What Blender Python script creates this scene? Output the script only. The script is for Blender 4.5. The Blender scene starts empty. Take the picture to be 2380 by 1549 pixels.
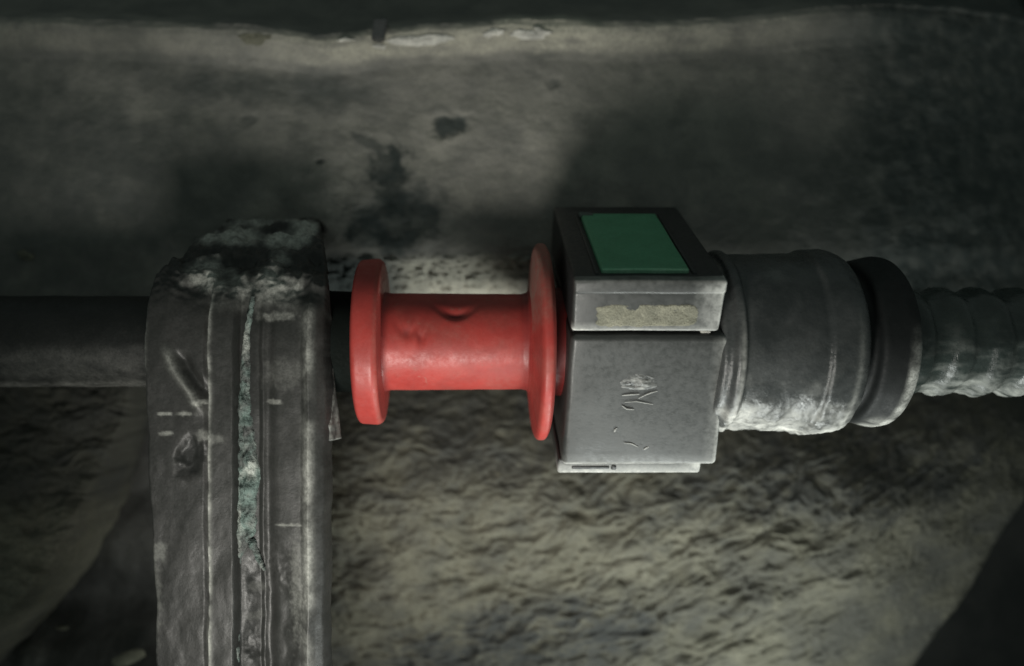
import bpy, bmesh, math, random
import numpy as np
from mathutils import Vector

# ------------------------------------------------------------------ units
# Lengths below are in "u" (1 u = 5 mm); everything is scaled to metres by S.
S = 0.005
D = 19.0                      # camera distance to the hose axis, u
CX = 1.13                     # the camera stands this far left of the frame's middle, u
AZ = -0.2                     # height of the hose axis, u
scn = bpy.context.scene
col = scn.collection

# ------------------------------------------------------------------ camera
cam_d = bpy.data.cameras.new('camera')
cam = bpy.data.objects.new('camera', cam_d)
col.objects.link(cam)
cam.location = (-CX * S, -D * S, 0)
cam_d.shift_x = CX * 100 / 2380
cam.rotation_euler = (math.radians(90), 0, 0)
cam_d.sensor_width = 36
cam_d.lens = 36 * 1900 / 2380
cam_d.clip_start = 0.002
cam_d.clip_end = 20
cam_d.dof.use_dof = True
cam_d.dof.focus_distance = (D - 1.3) * S
cam_d.dof.aperture_fstop = 12
scn.camera = cam

# ------------------------------------------------------------------ world
w = bpy.data.worlds.new('World')
scn.world = w
w.use_nodes = True
bg = w.node_tree.nodes['Background']
bg.inputs[0].default_value = (0.82, 1.0, 0.93, 1)
bg.inputs[1].default_value = 0.115

# ------------------------------------------------------------------ lamps
def lamp(name, loc, target, size, power, colour, size_y=None):
    d = bpy.data.lights.new(name, 'AREA')
    d.shape = 'RECTANGLE' if size_y else 'DISK'
    d.size = size * S
    if size_y: d.size_y = size_y * S
    d.energy = power
    d.color = colour
    o = bpy.data.objects.new(name, d)
    o.location = Vector(loc) * S
    o.rotation_euler = (Vector(target) - Vector(loc)).to_track_quat('-Z', 'Y').to_euler()
    col.objects.link(o)
    return o
# a hand torch held low in front of the parts
td = bpy.data.lights.new('work_torch', 'SPOT')
td.energy = 0.315
td.color = (1.0, 0.97, 0.90)
td.spot_size = math.radians(84)
td.spot_blend = 1.0
td.shadow_soft_size = 2.8 * S
torch = bpy.data.objects.new('work_torch', td)
torch.location = Vector((-3.6, -12.5, -11.0)) * S
torch.rotation_euler = (Vector((-1.0, 2.5, -0.4)) - Vector((-3.6, -12.5, -11.0))).to_track_quat('-Z', 'Y').to_euler()
col.objects.link(torch)
lamp('under_lamp', (6.0, -1.5, -13.5), (5.0, 0.0, 0.0), 9.0, 0.042, (0.95, 1.0, 0.96), 2.5)

scn.view_settings.view_transform = 'Standard'
scn.view_settings.look = 'None'
scn.view_settings.exposure = 0.0
scn.view_settings.gamma = 1.0
scn.view_settings.use_curve_mapping = False

# ------------------------------------------------------------------ noise (numpy gradient noise)
def _hash(ix, iy, iz, seed):
    h = (ix.astype(np.int64) * 374761393 + iy.astype(np.int64) * 668265263
         + iz.astype(np.int64) * 2147483647 + seed * 1274126177) & 0xFFFFFFFF
    h = ((h ^ (h >> 13)) * 1274126177) & 0xFFFFFFFF
    return (h ^ (h >> 16)) & 0xFFFFFFFF

def pn(x, y, z=0.0, seed=0):
    x, y, z = np.broadcast_arrays(np.asarray(x, float), np.asarray(y, float), np.asarray(z, float))
    x0, y0, z0 = np.floor(x), np.floor(y), np.floor(z)
    fx, fy, fz = x - x0, y - y0, z - z0
    u, v, t = [f * f * f * (f * (f * 6 - 15) + 10) for f in (fx, fy, fz)]
    out = 0
    for dx in (0, 1):
        for dy in (0, 1):
            for dz in (0, 1):
                h = _hash(x0 + dx, y0 + dy, z0 + dz, seed)
                gx = ((h & 1023) / 511.5 - 1)
                gy = (((h >> 10) & 1023) / 511.5 - 1)
                gz = (((h >> 20) & 1023) / 511.5 - 1)
                wgt = (u if dx else 1 - u) * (v if dy else 1 - v) * (t if dz else 1 - t)
                out = out + wgt * (gx * (fx - dx) + gy * (fy - dy) + gz * (fz - dz))
    return out

def fbm(x, y, z=0.0, octs=4, seed=0, gain=0.5):
    a, f, s = 1.0, 1.0, 0
    for i in range(octs):
        s = s + a * pn(np.asarray(x) * f, np.asarray(y) * f, np.asarray(z) * f, seed + i * 17)
        a *= gain
        f *= 2.03
    return s

def sstep(a, b, x):
    t = np.clip((np.asarray(x, float) - a) / (b - a), 0, 1)
    return t * t * (3 - 2 * t)

def blob(px, py, cx, cy, rx, ry, rot=0.0, soft=0.35, ragged=0.5, seed=3, size=30.0):
    """A ragged patch, 1 inside and 0 outside, in layout pixels."""
    c, s = math.cos(math.radians(rot)), math.sin(math.radians(rot))
    dx, dy = px - cx, py - cy
    d = np.sqrt(((dx * c + dy * s) / rx) ** 2 + ((-dx * s + dy * c) / ry) ** 2)
    d = d + ragged * fbm(px / size, py / size, seed * 1.7, 4, seed)
    return 1 - sstep(1 - soft, 1 + soft, d)

# layout pixels (a 2380 x 1549 sheet) <-> u, on a sheet lying at depth Y
def X_(px, Y=0.0): return (np.asarray(px, float) - 1190 + 100 * CX) / 100 * (D + Y) / D - CX
def Z_(py, Y=0.0): return (775 - np.asarray(py, float)) / 100 * (D + Y) / D

# ------------------------------------------------------------------ materials
def material(name, base, base2=None, dust_and_light=(0.3, 0.3, 0.26), stain_and_shade=(0.02, 0.025, 0.024), rough=0.55,
             spec=0.5, bump=0.25, scale=1.6, fine=14.0, dust_rough=0.9, grain=0.35, film=0.0):
    m = bpy.data.materials.new(name)
    m.use_nodes = True
    nt = m.node_tree
    N, L = nt.nodes, nt.links
    bs = N['Principled BSDF']
    tc = N.new('ShaderNodeTexCoord')
    mp = N.new('ShaderNodeMapping')
    mp.inputs['Scale'].default_value = (1 / S,) * 3
    L.new(tc.outputs['Object'], mp.inputs['Vector'])
    def noise(sc, det=6, ro=0.6, dist=0.0):
        n = N.new('ShaderNodeTexNoise')
        n.inputs['Scale'].default_value = sc
        n.inputs['Detail'].default_value = det
        n.inputs['Roughness'].default_value = ro
        n.inputs['Distortion'].default_value = dist
        L.new(mp.outputs[0], n.inputs['Vector'])
        return n
    def ramp(src, a, b):
        r = N.new('ShaderNodeMapRange')
        r.inputs[1].default_value = a
        r.inputs[2].default_value = b
        r.interpolation_type = 'SMOOTHSTEP'
        L.new(src, r.inputs[0])
        return r.outputs[0]
    def mix(f, a, b):
        x = N.new('ShaderNodeMix')
        x.data_type = 'RGBA'
        if isinstance(f, float): x.inputs[0].default_value = f
        else: L.new(f, x.inputs[0])
        for v, i in ((a, 6), (b, 7)):
            if isinstance(v, tuple): x.inputs[i].default_value = v + (1,)
            else: L.new(v, x.inputs[i])
        return x.outputs[2]
    def math_(op, a, b):
        x = N.new('ShaderNodeMath')
        x.operation = op
        for v, i in ((a, 0), (b, 1)):
            if isinstance(v, (int, float)): x.inputs[i].default_value = v
            else: L.new(v, x.inputs[i])
        x.use_clamp = True
        return x.outputs[0]
    big = noise(scale, 5, 0.6, 0.4)
    fin = noise(fine, 8, 0.7)
    grit = noise(fine * 3.1, 3, 0.6)
    if base2 is None: base2 = tuple(c * 0.6 for c in base)
    c = mix(ramp(big.outputs[0], 0.35, 0.66), base2, base)
    at = N.new('ShaderNodeAttribute'); at.attribute_name = 'dust_and_light'  # pale mask: real dust and painted highlights
    dn = ramp(fin.outputs[0], 0.3, 0.72)
    dm = math_('ADD', math_('MULTIPLY', at.outputs['Fac'], math_('ADD', math_('MULTIPLY', dn, 0.75), 0.45)),
               math_('MULTIPLY', ramp(fin.outputs[0], 0.5, 0.75), film))
    c = mix(dm, c, dust_and_light)
    st = N.new('ShaderNodeAttribute'); st.attribute_name = 'stain_and_shade'  # dark mask: real stains and painted shade
    c = mix(st.outputs['Fac'], c, stain_and_shade)
    g = ramp(grit.outputs[0], 0.3, 0.7)
    c2 = mix(math_('MULTIPLY', g, grain), c, tuple(0.0 + x * 0.45 for x in base2))
    L.new(c2, bs.inputs['Base Color'])
    rr = math_('ADD', math_('MULTIPLY', dm, dust_rough - rough), math_('ADD', math_('MULTIPLY', dn, 0.2), rough - 0.1))
    L.new(rr, bs.inputs['Roughness'])
    bs.inputs['Specular IOR Level'].default_value = spec
    hb = math_('ADD', math_('MULTIPLY', fin.outputs[0], 0.7), math_('MULTIPLY', grit.outputs[0], 0.3))
    bp = N.new('ShaderNodeBump')
    bp.inputs['Strength'].default_value = bump
    bp.inputs['Distance'].default_value = 0.08 * S * 2
    L.new(hb, bp.inputs['Height'])
    L.new(bp.outputs[0], bs.inputs['Normal'])
    return m

M = {}
M['beam'] = material('grimy_beam', (0.265, 0.26, 0.232), (0.185, 0.185, 0.17), dust_and_light=(0.55, 0.535, 0.44),
                     stain_and_shade=(0.040, 0.052, 0.050), rough=0.72, spec=0.25, bump=0.22, scale=0.7, fine=9)
M['mat'] = material('insulation', (0.110, 0.107, 0.081), (0.074, 0.074, 0.063), dust_and_light=(0.26, 0.25, 0.19),
                    stain_and_shade=(0.032, 0.036, 0.038), rough=0.85, spec=0.2, bump=0.14, scale=0.9, fine=5)
M['dark'] = material('dark_cavity', (0.030, 0.031, 0.029), (0.018, 0.02, 0.019), rough=0.8, spec=0.2, bump=0.3, scale=0.6, fine=5)
M['guard'] = material('guard_sheet', (0.085, 0.085, 0.08), (0.05, 0.05, 0.048), dust_and_light=(0.3, 0.3, 0.26), rough=0.6, spec=0.3, bump=0.1, scale=0.8, fine=5)
M['rubber'] = material('black_rubber', (0.05, 0.052, 0.05), (0.03, 0.032, 0.031), dust_and_light=(0.26, 0.26, 0.24), rough=0.5,
                       spec=0.4, bump=0.25, scale=1.2, fine=8, film=0.06)
M['bracket'] = material('bracket_plastic', (0.038, 0.038, 0.036), (0.025, 0.026, 0.024), dust_and_light=(0.55, 0.56, 0.51),
                        stain_and_shade=(0.012, 0.013, 0.012), rough=0.45, spec=0.32, bump=0.10, scale=1.1, fine=6, film=0.006)
M['pipe'] = material('pipe_rubber', (0.017, 0.018, 0.017), (0.012, 0.013, 0.012), dust_and_light=(0.24, 0.24, 0.22), rough=0.5, spec=0.35,
                     bump=0.15, scale=1.2, fine=6, film=0.02)
M['spigot'] = material('shaded_spigot_rubber', (0.006, 0.009, 0.008), (0.004, 0.006, 0.005), rough=0.85, spec=0.1, bump=0.1)  # near-black colour paints in the shade of the gap
M['hose'] = material('hose_plastic', (0.050, 0.062, 0.057), (0.028, 0.036, 0.033), dust_and_light=(0.52, 0.53, 0.49), stain_and_shade=(0.012, 0.022, 0.018),
                     rough=0.26, spec=0.55, bump=0.2, scale=1.4, fine=4, film=0.02, grain=0.15)
M['crust'] = material('teal_crust', (0.17, 0.235, 0.21), (0.10, 0.105, 0.10), dust_and_light=(0.52, 0.55, 0.50),
                      stain_and_shade=(0.03, 0.05, 0.045), rough=0.8, spec=0.3, bump=0.8, scale=2.2, fine=8)
M['pale'] = material('pale_dirt', (0.27, 0.265, 0.20), (0.18, 0.18, 0.14), dust_and_light=(0.36, 0.35, 0.28), stain_and_shade=(0.06, 0.062, 0.058), rough=0.9, spec=0.2,
                     bump=0.7, scale=3.0, fine=9)
M['red'] = material('red_plastic', (0.37, 0.046, 0.038), (0.30, 0.037, 0.031), dust_and_light=(0.25, 0.135, 0.105),
                    stain_and_shade=(0.12, 0.012, 0.012), rough=0.48, spec=0.4, bump=0.05, scale=1.2, fine=7, grain=0.10, film=0.06)
M['black'] = material('black_plastic', (0.034, 0.0365, 0.035), (0.029, 0.0315, 0.030), dust_and_light=(0.74, 0.75, 0.71),
                      stain_and_shade=(0.02, 0.02, 0.02), rough=0.44, spec=0.5, bump=0.05, scale=1.4, fine=7, film=0.004, grain=0.08)
M['black2'] = material('black_plastic_clean', (0.024, 0.025, 0.026), (0.016, 0.018, 0.018), dust_and_light=(0.30, 0.30, 0.27),
                       rough=0.45, spec=0.5, bump=0.10, scale=1.4, fine=9, film=0.03, grain=0.2)
M['ring'] = material('ring_rubber', (0.016, 0.018, 0.018), (0.010, 0.012, 0.012), dust_and_light=(0.72, 0.72, 0.67), rough=0.6, spec=0.25, bump=0.1)
M['green'] = material('green_plastic', (0.095, 0.33, 0.185), (0.078, 0.285, 0.155), dust_and_light=(0.35, 0.5, 0.4), rough=0.5, spec=0.4,
                      bump=0.12, scale=1.2, fine=6, grain=0.25, film=0.12)
M['collar'] = material('grimy_collar', (0.072, 0.076, 0.075), (0.040, 0.044, 0.044), dust_and_light=(0.72, 0.72, 0.67),
                       stain_and_shade=(0.014, 0.018, 0.017), rough=0.27, spec=0.5, bump=0.22, scale=1.2, fine=5, film=0.02, grain=0.15)
M['metal'] = material('bare_metal', (0.80, 0.79, 0.72), (0.5, 0.5, 0.46), rough=0.5, spec=0.6, bump=0.5, scale=3, fine=8, grain=0.2)

# ------------------------------------------------------------------ mesh helpers
def finish(name, verts, faces, m, parent=None, attrs=None, smooth=True, base=None):
    """Link one mesh object; verts in u in the world, parent an Empty at a base point."""
    b = Vector(parent['_b']) if parent is not None and '_b' in parent else Vector(base or (0, 0, 0))
    v = (np.asarray(verts, float) - np.array(b)) * S
    me = bpy.data.meshes.new(name)
    me.from_pydata(v.tolist(), [], faces if isinstance(faces, list) else faces.tolist())
    me.update()
    for k, a in (attrs or {}).items():
        at = me.attributes.new(k, 'FLOAT', 'POINT')
        at.data.foreach_set('value', np.asarray(a, np.float32).ravel())
    if smooth: me.polygons.foreach_set('use_smooth', [True] * len(me.polygons))
    me.materials.append(m)
    o = bpy.data.objects.new(name, me)
    col.objects.link(o)
    if parent is not None: o.parent = parent
    elif base: o.location = b * S
    return o

def sub(o, parent):
    """Re-hang a part below another part (both share the thing's frame)."""
    o.parent = parent
    return o

def thing(name, label, cat, base, group=None):
    o = bpy.data.objects.new(name, None)
    o.location = Vector(base) * S
    o.empty_display_size = 0.005
    col.objects.link(o)
    o['_b'] = list(base)
    o['label'] = label
    o['category'] = cat
    if group: o['group'] = group
    return o

def gridfaces(nv, nu, wrap=False):
    i = np.arange(nv - 1)[:, None] * nu
    j = np.arange(nu if wrap else nu - 1)[None, :]
    j2 = (j + 1) % nu
    return np.stack([i + j, i + nu + j, i + nu + j2, i + j2], -1).reshape(-1, 4)

def grid(name, P, m, parent, attrs=None, flip=False, wrap=False, base=None, keep=None):
    nv, nu = P.shape[:2]
    f = gridfaces(nv, nu, wrap)
    if flip: f = f[:, ::-1]
    if keep is not None: f = f[keep.ravel()[f].all(1)]
    return finish(name, P.reshape(-1, 3), f, m, parent, attrs, base=base)

def lathe(name, prof, m, parent, nang=160, step=0.05, disp=None, attr=None, smoothing=True, axis=(0.0, AZ), cap=True):
    """prof: list of (x, r) along the hose axis. disp(x, ang) adds to the radius."""
    xs, rs = [], []
    for (x0, r0), (x1, r1) in zip(prof[:-1], prof[1:]):
        n = max(1, int(math.hypot(x1 - x0, r1 - r0) / step))
        for k in range(n):
            xs.append(x0 + (x1 - x0) * k / n); rs.append(r0 + (r1 - r0) * k / n)
    xs.append(prof[-1][0]); rs.append(prof[-1][1])
    xs, rs = np.array(xs)[:, None], np.array(rs)[:, None]
    ang = (np.arange(nang) / nang * 2 * np.pi)[None, :]
    # ang = 0 faces the viewer (-Y), +90 deg is down
    R = rs + (disp(xs + 0 * ang, ang + 0 * xs) * np.minimum(1, rs / 0.5) if disp else 0 * ang)
    P = np.stack([xs + 0 * ang, axis[0] - R * np.cos(ang), axis[1] - R * np.sin(ang)], -1)
    at = {}
    if attr:
        for k, fn in attr.items(): at[k] = fn(xs + 0 * ang, ang + 0 * xs)
    return grid(name, P, m, parent, at, flip=False, wrap=True)

def rounded(prof, r=0.08, n=4):
    """Round the corners of an (x, r) profile."""
    out = [prof[0]]
    for a, b, c in zip(prof[:-2], prof[1:-1], prof[2:]):
        a, b, c = map(np.array, (a, b, c))
        la, lc = np.linalg.norm(a - b), np.linalg.norm(c - b)
        q = min(r, la * 0.45, lc * 0.45)
        p0, p1 = b + (a - b) / la * q, b + (c - b) / lc * q
        for k in range(n + 1):
            t = k / n
            out.append(tuple((1 - t) ** 2 * p0 + 2 * t * (1 - t) * b + t * t * p1))
    out.append(prof[-1])
    return out

# ------------------------------------------------------------------ setting: cavity behind everything
def cavity():
    n = 60
    px, pz = np.meshgrid(np.linspace(-34, 34, 2 * n), np.linspace(24, -24, n))
    y = 8.5 + 0.5 * fbm(px / 4, pz / 4, 0, 4, 5)
    P = np.stack([px, y, pz], -1)
    o = grid('cavity_wall', P, M['dark'], None)
    o['kind'] = 'structure'
    return o
cavity()

# ------------------------------------------------------------------ upper beam
def beam():
    t = thing('chassis_beam', 'broad grimy grey beam with pale lip and dark oil stains above the red fitting', 'beam', (0, 3.4, 1.0))
    Y0 = 2.7
    px, py = np.meshgrid(np.linspace(-620, 3000, 760), np.concatenate([np.linspace(-420, -20, 30), np.linspace(-14, 960, 370)]))
    kx = [-620, 0, 300, 600, 740, 900, 1200, 1500, 1700, 1950, 2100, 2380, 3000]
    ky = [86, 84, 92, 104, 130, 110, 90, 95, 86, 54, 38, 25, 5]
    yc = np.interp(px, kx, ky)
    yc = yc + 9 * fbm(px / 130, 0 * py, 2.0, 3, 8)
    tt = py - yc
    # overhanging lip: turns back above, faces down below
    y = np.zeros_like(px)
    lip = np.interp(tt, [-600, -180, -105, -75, -52, -36, -22, -8, 10, 28, 48, 100, 200], [3.4, 2.1, 1.05, 0.50, 0.02, -0.24, -0.33, -0.30, -0.15, 0.04, 0.13, 0.10, 0.0])
    fade = (1 - 0.95 * sstep(1900, 2250, px)) * (0.85 + 0.5 * fbm(px / 170, 0 * py, 3, 3, 77))
    lip = np.where(tt > -38, lip * fade, lip)
    y += lip
    # the wall below is slightly bulged, and turns under at its foot
    yb = 655 + 10 * fbm(px / 90, 0 * py, 5, 3, 4) - 10 * sstep(500, 1100, px) + 125 * (1 - sstep(640, 780, px) * (1 - sstep(1240, 1330, px)))
    y += -0.15 * sstep(200, 520, py) * (1 - sstep(560, 640, py))
    b = py - yb
    y += np.interp(b, [-70, -45, 0, 40, 60, 110], [0, 0.06, 0.55, 1.2, 1.9, 5.0])
    y += 0.10 * fbm(px / 260, py / 200, 1.0, 3, 11) + 0.045 * fbm(px / 60, py / 50, 4.0, 4, 12) + 0.012 * fbm(px / 14, py / 12, 4.0, 3, 22)
    crust = sstep(-60, -30, b) * (1 - sstep(30, 70, b))
    y += crust * (-0.40 * np.abs(fbm(px / 38, py / 20, 7, 4, 14)) - 0.10 * fbm(px / 12, py / 10, 3, 3, 15))
    # the beam bends away to the right and left
    y += 0.0000038 * np.clip(px - 1750, 0, None) ** 2 + 0.0000010 * np.clip(200 - px, 0, None) ** 2
    # dents
    for cx, cy, rx, ry, dep in ((1045, 292, 46, 28, 0.10), (745, 378, 9, 6, 0.07), (1288, 190, 16, 12, 0.05), (575, 280, 22, 14, 0.05)):
        y += dep * blob(px, py, cx, cy, rx, ry, -12, 0.4, 0.5, 5, 25)
    P = np.stack([X_(px, Y0), Y0 + y, Z_(py, Y0)], -1)
    ragged = tt + 12 * fbm(px / 55, py / 30, 1, 4, 31)
    dust_and_light = sstep(-46, -18, ragged) * (1 - sstep(14, 40, ragged)) * np.clip(0.75 + 0.9 * fbm(px / 70, py / 22, 1, 4, 32), 0, 1)
    dust_and_light = dust_and_light * np.interp(px, [0, 300, 600, 800, 1300, 1700, 1850, 2000], [0.35, 0.30, 0.28, 0.85, 0.9, 0.5, 0.35, 0.0])  # brightened towards the middle to paint in the lip's glow
    dust_and_light = dust_and_light + 0.6 * blob(px, py, 1280, 65, 120, 30, 0, 0.5, 0.6, 6, 40)
    dust_and_light = dust_and_light + 0.85 * crust * sstep(880, 960, px) * (1 - sstep(1180, 1260, px))
    dust_and_light = dust_and_light + 0.16 * blob(px, py, 430, 275, 95, 35, 12, 0.6, 0.9, 9, 40) + 0.10 * blob(px, py, 850, 430, 330, 130, 0, 0.6, 0.8, 19, 90)  # first patch paints in the lit spot above the bracket
    dust_and_light = dust_and_light + 0.12 * blob(px, py, 1350, 260, 330, 130, -8, 0.7, 0.9, 29, 90)
    mott = fbm(px / 95, py / 70, 6, 5, 171, 0.6)
    dust_and_light = dust_and_light + 0.10 * sstep(0.02, 0.35, mott) * (tt > 40)
    st = 0.95 * blob(px, py, 1045, 292, 42, 24, -12, 0.25, 0.6, 5, 25)
    st = np.maximum(st, 1.0 * blob(px, py, 915, 515, 105, 80, 0, 0.4, 0.8, 15, 50))
    st = np.maximum(st, 1.0 * blob(px, py, 908, 405, 48, 66, 15, 0.35, 0.9, 25, 26))
    st = np.maximum(st, 0.75 * blob(px, py, 860, 335, 48, 12, 25, 0.4, 0.9, 35, 22))
    st = np.maximum(st, 0.9 * blob(px, py, 745, 378, 10, 6, -25, 0.3, 0.3, 5, 25))
    st = np.maximum(st, 0.6 * blob(px, py, 1288, 190, 15, 10, 0, 0.5, 0.5, 7, 15))
    st = np.maximum(st, 0.6 * blob(px, py, 580, 280, 22, 13, 0, 0.5, 0.5, 8, 15))
    st = np.maximum(st, 0.25 * sstep(0.05, 0.4, fbm(px / 110, py / 60, 2, 5, 172, 0.6)))
    st = np.maximum(st, 0.7 * blob(px, py, 620, 205, 260, 40, 4, 0.5, 0.6, 18, 60))
    st = np.maximum(st, 0.08 * blob(px, py, 1740, 480, 420, 190, -15, 0.5, 0.8, 28, 90))  # faint cast shadow of the block painted on the wall
    st = np.maximum(st, 0.62 * blob(px, py, 150, 420, 420, 300, 0, 0.4, 0.7, 38, 120))  # soiling, with the bracket's shadow painted in
    st = np.maximum(st, 1.0 * sstep(1700, 2150, px + 60 * fbm(px / 150, py / 150, 4, 3, 39)))  # right end darkened to paint in the fading light
    st = np.maximum(st, 0.9 * sstep(-70, -20, b) * (1 - sstep(860, 960, px) * (1 - sstep(1200, 1280, px))))  # foot darkened either side of the crust in place of shade
    st = np.maximum(st, 0.35 * (1 - sstep(-85, -50, tt)))  # shade above the lip put into the colour
    st = st * np.clip(0.9 + 0.45 * fbm(px / 45, py / 45, 3, 4, 71), 0, 1) * (1 - 0.85 * np.clip(dust_and_light, 0, 1) * (tt < 70))
    st = np.maximum(st, sstep(-75, -35, b) * (1 - sstep(840, 900, px) * (1 - sstep(1215, 1260, px))))  # painted shade along the foot again, at full strength
    body = grid('beam_face', P, M['beam'], t, {'dust_and_light': np.clip(dust_and_light, 0, 1), 'stain_and_shade': np.clip(st, 0, 1)})
    # surface lookup for what is stuck to the beam
    def on(qx, qy):
        i = np.argmin(np.abs(py[:, 0] - qy)); j = np.argmin(np.abs(px[0] - qx))
        return P[i, j]
    def flake(pts, lift=0.05, name='bare_metal_patch', m='metal', seed=1):
        """A thin crumpled scale: outline in layout pixels, seated on the face."""
        rng = random.Random(seed)
        c = np.mean(np.array(pts, float), 0)
        ring, top, bot = [], [], []
        fine = []
        for a, b2 in zip(pts, pts[1:] + pts[:1]):
            for k in range(4):
                f = k / 4
                fine.append((a[0] + (b2[0] - a[0]) * f + rng.uniform(-2, 2), a[1] + (b2[1] - a[1]) * f + rng.uniform(-1.5, 1.5)))
        vs, fs = [], []
        n = len(fine)
        for q in fine:
            p = on(*q); vs.append((p[0], p[1] + 0.06, p[2]))
        for s_ in (1.0, 0.6, 0.25):
            for q in fine:
                g = (c[0] + (q[0] - c[0]) * s_, c[1] + (q[1] - c[1]) * s_)
                p = on(*g); vs.append((p[0], p[1] - lift * (1.5 - s_) - rng.uniform(0, 0.035), p[2]))
        p = on(*c); vs.append((p[0], p[1] - lift * 1.4, p[2]))
        for r in range(3):
            for k in range(n):
                k2 = (k + 1) % n
                fs.append((r * n + k, (r + 1) * n + k, (r + 1) * n + k2, r * n + k2))
        for k in range(n): fs.append((3 * n + k, 4 * n, 3 * n + (k + 1) % n))
        return finish(name, vs, fs, M[m], t, smooth=False)
    # bare metal showing along the lip, a tab, and dried drops
    flake([(898, 103), (930, 98), (975, 92), (1040, 92), (1062, 99), (1010, 108), (960, 113), (915, 112)], 0.05, seed=1)
    flake([(866, 113), (880, 120), (897, 119), (898, 112)], 0.06, seed=2)
    flake([(790, 105), (806, 100), (828, 103), (812, 109)], 0.05, seed=3)
    flake([(1122, 92), (1140, 80), (1170, 79), (1165, 90), (1135, 95)], 0.06, seed=4)
    flake([(1180, 90), (1200, 80), (1235, 80), (1270, 86), (1262, 96), (1210, 97)], 0.04, seed=5)
    flake([(1236, 73), (1252, 73), (1268, 84), (1285, 86), (1262, 92), (1245, 84)], 0.06, seed=6)
    flake([(46, 590), (60, 583), (78, 590), (82, 602), (66, 608), (50, 602)], 0.07, 'dried_drop', 'pale', seed=7)
    flake([(560, 92), (600, 88), (640, 96), (610, 112), (570, 108)], 0.02, 'rust_scale', 'pale', seed=8)
    # small folded tab standing off the lip
    q = on(882, 96)
    bm = bmesh.new()
    bmesh.ops.create_cube(bm, size=1.0)
    for v in bm.verts: v.co = Vector((q[0] + v.co.x * 0.34, q[1] - 0.12 + v.co.y * 0.34, q[2] + 0.16 + v.co.z * 0.55))
    for v in bm.verts:
        if v.co.z > q[2] + 0.2: v.co.x += 0.08; v.co.y += 0.06
    bmesh.ops.bevel(bm, geom=list(bm.edges), offset=0.04, segments=2, affect='EDGES')
    bmesh.ops.subdivide_edges(bm, edges=list(bm.edges), cuts=1)
    vs = [tuple(v.co + Vector((0, 0, 0)) + 0.05 * Vector((pn(v.co.x * 4, v.co.z * 4, 1), 0, pn(v.co.x * 4, v.co.z * 4, 5)))) for v in bm.verts]
    bm.verts.index_update()
    fs = [[v.index for v in f.verts] for f in bm.faces]
    bm.free()
    finish('folded_tab', vs, fs, M['collar'], t, smooth=False)
    return t
beam()

# ------------------------------------------------------------------ insulation behind
def wrinkles(px, py, cx=900, cy=-200, seed=0):
    dx, dy = px - cx, py - cy
    r = np.sqrt(dx * dx + dy * dy)
    a = np.arctan2(dx, dy) * 1500
    wx = 45 * fbm(px / 150, py / 120, 3, 3, 90 + seed)
    wy = 26 * fbm(px / 130, py / 90, 9, 3, 95 + seed)
    a, r = a + wx, r + wy
    n0 = fbm(a / 210, r / 90, 2, 2, 30 + seed)
    r = r + 34 * n0
    n1 = fbm(a / 120, r / 45, 0, 2, 40 + seed, 0.5)
    n2 = fbm(a / 60, r / 24, 5, 3, 50 + seed, 0.55)
    n3 = fbm(a / 26, r / 12, 8, 3, 60 + seed, 0.6)
    h = 0.55 * n1 + 0.55 * (0.38 - np.abs(n2 + 0.2 * n1)) + 0.16 * n3
    return h, n1, n2

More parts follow.
